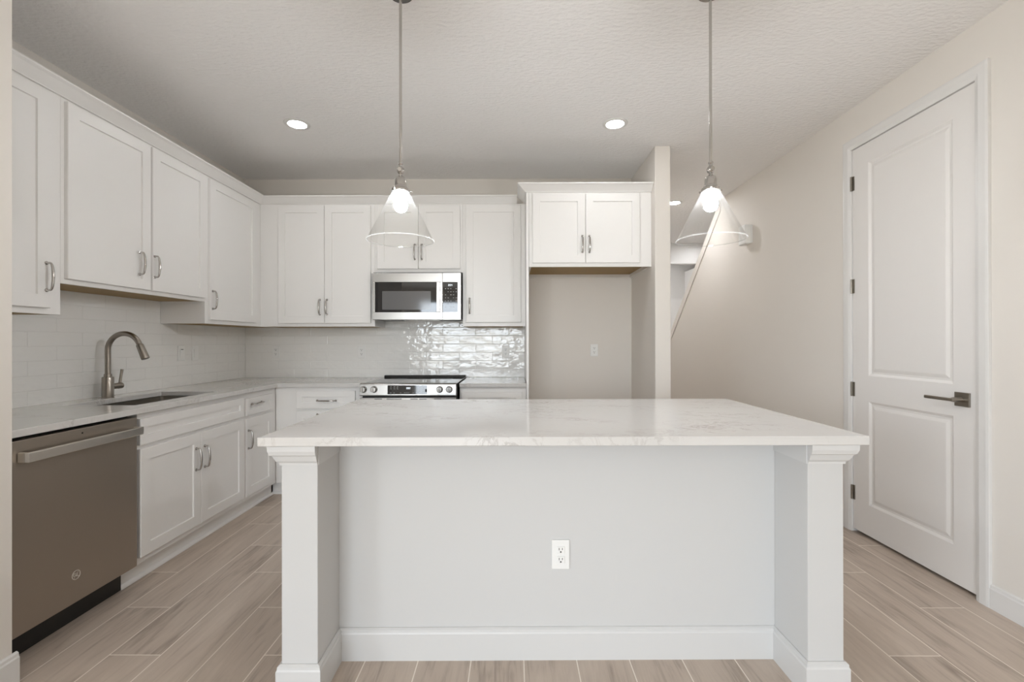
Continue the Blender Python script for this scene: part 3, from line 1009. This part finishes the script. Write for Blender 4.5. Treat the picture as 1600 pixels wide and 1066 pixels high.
pn = obj('control_panel', frame_bm(sx + 0.001, MWd, 0, MH, sx + 0.002, 0.352, b0, b1, 0, 0.032), 'steel', mw, bevel=0.0015)
gp = obj('key_glass', box(sx + 0.002, 0.352, 0.002, 0.030, b0, b1), 'black_glass', pn)
bm = bmesh.new()
panel_y_old = panel_y
def panel_y(z):
    return 0.0036
for k, on in enumerate(('abged', 'abcdef', 'bcfg')):
    seg7(0.272 + 0.0125 * k, 0.287, 0.0145, on)
obj('clock_digits', bm, 'digits', gp)
for r_ in range(7):
    for cx in (0.243, 0.266, 0.289, 0.312, 0.334):
        if (r_ * 5 + int(cx * 1000)) % 4:
            mark(cx, 0.262 - 0.026 * r_, 0.010, 0.003, gp)
obj('vent_grille', boxes((-0.30, 0.30, 0.05, 0.13, 0.0, 0.0038), (-0.16, 0.16, 0.20, 0.33, 0.0005, 0.0038)), 'steel', mw)

# ------------------------------------------------------------------ island
IO = (-0.877, 1.592)
IR = 0.009
IW, ID, IT, IB = 2.100, 1.057, 0.922, 0.891
ct = obj('island_countertop', box(0, IW, 0, ID, IB, IT), 'quartz', None, bevel=0.003)
ct.location = (*IO, 0); ct.rotation_euler = (0, 0, IR)
tag(ct, 'large white quartz slab on top of the kitchen island', 'countertop', 'white quartz countertops')
isl = thing('kitchen_island', 'white kitchen island with two square columns in the foreground', 'kitchen island', (*IO, 0), IR)
C0, C1, PV, CF = 0.064, 0.190, 0.247, 0.040
H = IB - 0.001
bm = box(C0 + 0.02, IW - C0 - 0.02, PV, 1.035, 0, H)
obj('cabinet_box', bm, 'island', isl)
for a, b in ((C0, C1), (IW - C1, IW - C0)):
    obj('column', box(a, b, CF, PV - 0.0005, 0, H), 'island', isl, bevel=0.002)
# outer sides of the box, flush with the columns
for a, b in ((C0, C0 + 0.0195), (IW - C0 - 0.0195, IW - C0)):
    obj('side_panel', box(a, b, PV, 1.035, 0, H), 'island', isl)
# capitals: stepped crown round the front and the outer side of each column
CAP = [(0, H - 0.072), (0.004, H - 0.072), (0.005, H - 0.064), (0.013, H - 0.056), (0.020, H - 0.040), (0.022, H - 0.036), (0.028, H - 0.032), (0.033, H - 0.018), (0.034, H), (0, H)]
PLI = [(0, 0), (0.014, 0), (0.014, 0.103), (0.011, 0.109), (0.0105, 0.118), (0.003, 0.124), (0, 0.124)]
def wrap(prof, path):
    """path: list of (x, y, nx, ny): corner points with their outward offset direction"""
    bm = bmesh.new()
    rows = [[bm.verts.new((x + nx * o, y + ny * o, z)) for x, y, nx, ny in path] for o, z in prof]
    n = len(path)
    for i in range(len(rows)):
        a, b = rows[i], rows[(i + 1) % len(rows)]
        for k in range(n - 1):
            bm.faces.new((a[k], a[k + 1], b[k + 1], b[k]))
    bm.faces.new([r[0] for r in rows]); bm.faces.new([r[-1] for r in rows][::-1])
    return bm
e_ = 0.0006
for s in (0, 1):
    def mx_(x):
        return x if s == 0 else IW - x
    sg = 1 if s == 0 else -1
    out = [(mx_(C0 - e_), PV + 0.10, -sg, 0), (mx_(C0 - e_), CF - e_, -sg, -1), (mx_(C1 + e_), CF - e_, 0.12 * sg, -1)]
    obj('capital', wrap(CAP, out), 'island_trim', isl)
    bm = bmesh.new()
    xa, xb = sorted((mx_(C1 + e_), mx_(C1 + 0.0042)))
    bx(bm, xa, xb, CF, PV - 0.001, H - 0.072, H)
    obj('frieze_board', bm, 'island_trim', isl)
    out = [(mx_(C0 - e_), 1.03, -sg, 0), (mx_(C0 - e_), CF - e_, -sg, -1), (mx_(C1 + e_), CF - e_, sg, -1), (mx_(C1 + e_), PV - e_, sg, -1)]
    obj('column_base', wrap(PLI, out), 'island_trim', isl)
bm = bmesh.new()
prism(bm, [(C1 + 0.002, PV - e_ - o, z) for o, z in PLI], (IW - 2 * C1 - 0.004, 0, 0))
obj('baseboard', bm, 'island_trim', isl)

# ------------------------------------------------------------------ outlets and switches
def wall_outlet(label, loc, rotz):
    """plate in the local x-z plane, facing -y"""
    r = thing('wall_outlet', label, 'outlet', loc, rotz, 'white duplex wall outlets')
    pl_ = obj('cover_plate', box(-0.035, 0.035, -0.0055, 0, -0.0575, 0.0575), 'plate', r, bevel=0.003)
    for zc in (0.0195, -0.0195):
        bm = bmesh.new()
        bx(bm, -0.0155, 0.0155, -0.0085, -0.0056, zc - 0.0135, zc + 0.0135)
        rc = obj('receptacle', bm, 'plate', pl_, bevel=0.0025)
        bm = boxes((-0.0075, -0.0050, -0.0088, -0.0086, zc - 0.001, zc + 0.0085), (0.0050, 0.0075, -0.0088, -0.0086, zc, zc + 0.0080))
        lathe(bm, [(0.0032, -0.0086), (0.0032, -0.0089), (0, -0.0089)], (0, 0, zc - 0.0075), 'Y', 12)
        obj('slots', bm, 'slot', rc)
    bm = bmesh.new(); lathe(bm, [(0.0028, -0.0056), (0.0028, -0.0066), (0, -0.0068)], (0, 0, 0), 'Y', 12)
    obj('screw', bm, 'plate', pl_)
    return r


wall_outlet('outlet on the back tile near the left corner', (-2.243, YB - 0.0004, 1.156), 0)
wall_outlet('outlet on the back tile just left of the range', (-1.434, YB - 0.0004, 1.154), 0)
wall_outlet('outlet on the back tile right of the range beside the end panel', (-0.076, YB - 0.0004, 1.156), 0)
wall_outlet('outlet on the bare wall inside the empty fridge space', (0.757, WB - 0.0004, 1.167), 0)
o = Vector((*IO, 0)) + Matrix.Rotation(IR, 3, 'Z') @ Vector((0.1855 - IO[0], PV - 0.0006, 0.4095))
wall_outlet('outlet on the front panel of the island', o, IR)


def wall_switch(label, loc, rotz, gfci):
    r = thing('wall_switch', label, 'switch', loc, rotz, 'white rocker switches')
    pl_ = obj('cover_plate', box(-0.037, 0.037, -0.0055, 0, -0.057, 0.057), 'plate', r, bevel=0.003)
    bm = bmesh.new()
    prism(bm, [(-0.0165, -0.0056, -0.033), (-0.0165, -0.0075, -0.033), (-0.0165, -0.0100, 0.033), (-0.0165, -0.0056, 0.033)], (0.033, 0, 0))
    k = obj('rocker', bm, 'plate', pl_, bevel=0.001)
    if gfci:
        obj('button', box(-0.010, 0.010, -0.0125, -0.0098, 0.026, 0.031), 'slot', k)
    return r


wall_switch('white wall plate with a dark slit left of its twin behind the sink', (XL + 0.0004, 3.548, 1.1645), R90, True)
wall_switch('plain white rocker switch nearer the corner behind the sink', (XL + 0.0004, 3.703, 1.1605), R90, False)

# chime box on the right wall
cb = thing('chime_box', 'small white chime box high on the right wall', 'wall box', (XR - 0.0005, 4.44, 2.165))
obj('cover', box(-0.072, -0.016, -0.065, 0.065, 0, 0.180), 'plate', cb, bevel=0.008)
obj('back_plate', box(-0.0155, 0, -0.060, 0.060, 0.006, 0.174), 'plate', cb)

# ------------------------------------------------------------------ lamps
def downlight(label, x, y, lens='lens'):
    r = thing('recessed_downlight', label, 'ceiling light', (x, y, ZC - 0.0005), 0, 'round recessed ceiling lights')
    bm = bmesh.new(); lathe(bm, [(0.088, 0), (0.086, -0.004), (0.066, -0.008), (0.060, -0.0045), (0.060, 0)], (0, 0, 0), 'Z', 48)
    obj('trim_ring', bm, 'trim', r, smooth=True)
    bm = bmesh.new(); lathe(bm, [(0.0, -0.0042), (0.0595, -0.0042), (0.0595, -0.0005), (0.0, -0.0005)], (0, 0, 0), 'Z', 40)
    obj('lens', bm, lens, r)
    return r


downlight('lit recessed light in the ceiling above the sink corner', -1.524, 3.285)
downlight('lit recessed light in the ceiling in front of the fridge cabinet', 0.716, 3.296)
downlight('lit recessed light in the hall ceiling beyond the partition', 1.775, 5.18, 'hall_lens')


# unseen lamps added for fill light: living room, far hall and stairwell
for x_, y_, w_, k_ in ((-1.5, -1.6, 'left part of the living room', 'lens'), (-2.9, -3.2, 'window end of the living room', 'lens'),
                       (1.775, 6.75, 'far end of the hall', 'hall_lens'), (2.9, 5.6, 'stairwell', 'hall_lens'), (2.95, 6.7, 'far end of the stairwell', 'hall_lens'), (2.1, 7.8, 'recess at the end of the hall', 'hall_lens')):
    downlight('added unseen fill light in the ceiling of the ' + w_, x_, y_, k_)


def pendant(label, x, y):
    zr = 1.6916
    r = thing('pendant_lamp', label, 'pendant light', (x, y, ZC - 0.0005), 0, 'glass cone pendants over the island')
    Z = lambda z: z - (ZC - 0.0005)
    bm = bmesh.new(); lathe(bm, [(0.0, 0), (0.060, 0), (0.060, -0.012), (0.052, -0.020), (0.012, -0.023), (0.0, -0.023)], (0, 0, 0), 'Z', 36)
    obj('canopy', bm, 'lamp_nickel', r, smooth=True)
    bm = bmesh.new(); tube(bm, [(0, 0, -0.022), (0, 0, Z(2.030))], 0.0062, 14)
    obj('rod', bm, 'lamp_nickel', r, smooth=True)
    # swivel: collar, ball and knuckle
    bm = bmesh.new(); lathe(bm, [(0.0, Z(2.031)), (0.010, Z(2.031)), (0.011, Z(2.026)), (0.007, Z(2.020)), (0.008, Z(2.012)), (0.0, Z(2.011))], (0, 0, 0), 'Z', 24)
    bl = []
    for k in range(13):
        a = -PI / 2 + PI * k / 12
        bl.append((0.0175 * math.cos(a), Z(1.997) + 0.0175 * math.sin(a)))
    b2 = bmesh.new(); lathe(b2, bl, (0, 0, 0), 'Z', 24)
    me = bpy.data.meshes.new('t'); b2.to_mesh(me); b2.free(); bm.from_mesh(me); bpy.data.meshes.remove(me)
    tube(bm, [(0.0, -0.021, Z(1.997)), (0.0, 0.021, Z(1.997))], 0.009, 14)
    obj('swivel', bm, 'lamp_nickel', r, smooth=True)
    bm = bmesh.new(); lathe(bm, [(0.0, Z(1.984)), (0.007, Z(1.982)), (0.009, Z(1.974)), (0.020, Z(1.966)), (0.0245, Z(1.954)), (0.0250, Z(1.930)), (0.0285, Z(1.926)), (0.0300, Z(1.920)), (0.0385, Z(1.915)), (0.0400, Z(1.903)), (0.0, Z(1.903))], (0, 0, 0), 'Z', 36)
    sk_ = obj('socket_cup', bm, 'lamp_nickel', r, smooth=True)
    for k in range(3):
        a = math.radians(10 + 120 * k)
        bm = bmesh.new()
        c_ = Vector((0.0395 * math.cos(a), 0.0395 * math.sin(a), Z(1.909)))
        d_ = Vector((math.cos(a), math.sin(a), 0))
        tube(bm, [c_, c_ + d_ * 0.006, c_ + d_ * 0.007, c_ + d_ * 0.012, c_ + d_ * 0.013], [0.0025, 0.0025, 0.005, 0.005, 0.002], 12)
        obj('thumb_screw', bm, 'lamp_nickel', sk_, smooth=True)
    bm = bmesh.new()
    w = 0.0022
    pr = [(0.0365, Z(1.9165)), (0.0365, Z(1.900)), (0.1435, Z(zr)), (0.1435 + w, Z(zr)), (0.0365 + w, Z(1.900)), (0.0365 + w, Z(1.9165)), (0.0365, Z(1.9165))]
    lathe(bm, [(0.0372, Z(1.9025)), (0.060, Z(1.8585)), (0.100, Z(1.780)), (0.1435, Z(zr))], (0, 0, 0), 'Z', 64)
    bm.faces.ensure_lookup_table()
    for f_ in [f for f in bm.faces if len(f.verts) > 4]:
        bm.faces.remove(f_)
    sh = obj('glass_shade', bm, 'shade', r, smooth=True)
    so = sh.modifiers.new('thickness', 'SOLIDIFY'); so.thickness = w; so.offset = 1; so.use_rim = False
    bm = bmesh.new()
    n = 64
    tube(bm, [(0.1440 * math.cos(2 * PI * k / n), 0.1440 * math.sin(2 * PI * k / n), Z(zr)) for k in range(n + 1)], 0.0026, 8, caps=False)
    obj('rim', bm, 'rim', sh, smooth=True)
    bm = bmesh.new()
    lathe(bm, [(0.013, Z(1.9025)), (0.0135, Z(1.890)), (0.020, Z(1.876)), (0.028, Z(1.860)), (0.030, Z(1.846)), (0.0275, Z(1.832)), (0.020, Z(1.821)), (0.010, Z(1.816)), (0.0, Z(1.8152))], (0, 0, 0), 'Z', 28)
    obj('bulb', bm, 'bulb', r, smooth=True)
    return r


pendant('left glass cone pendant hanging in front of the microwave', -0.4935, 2.04)
pendant('right glass cone pendant hanging in front of the hall', 0.8590, 2.04)
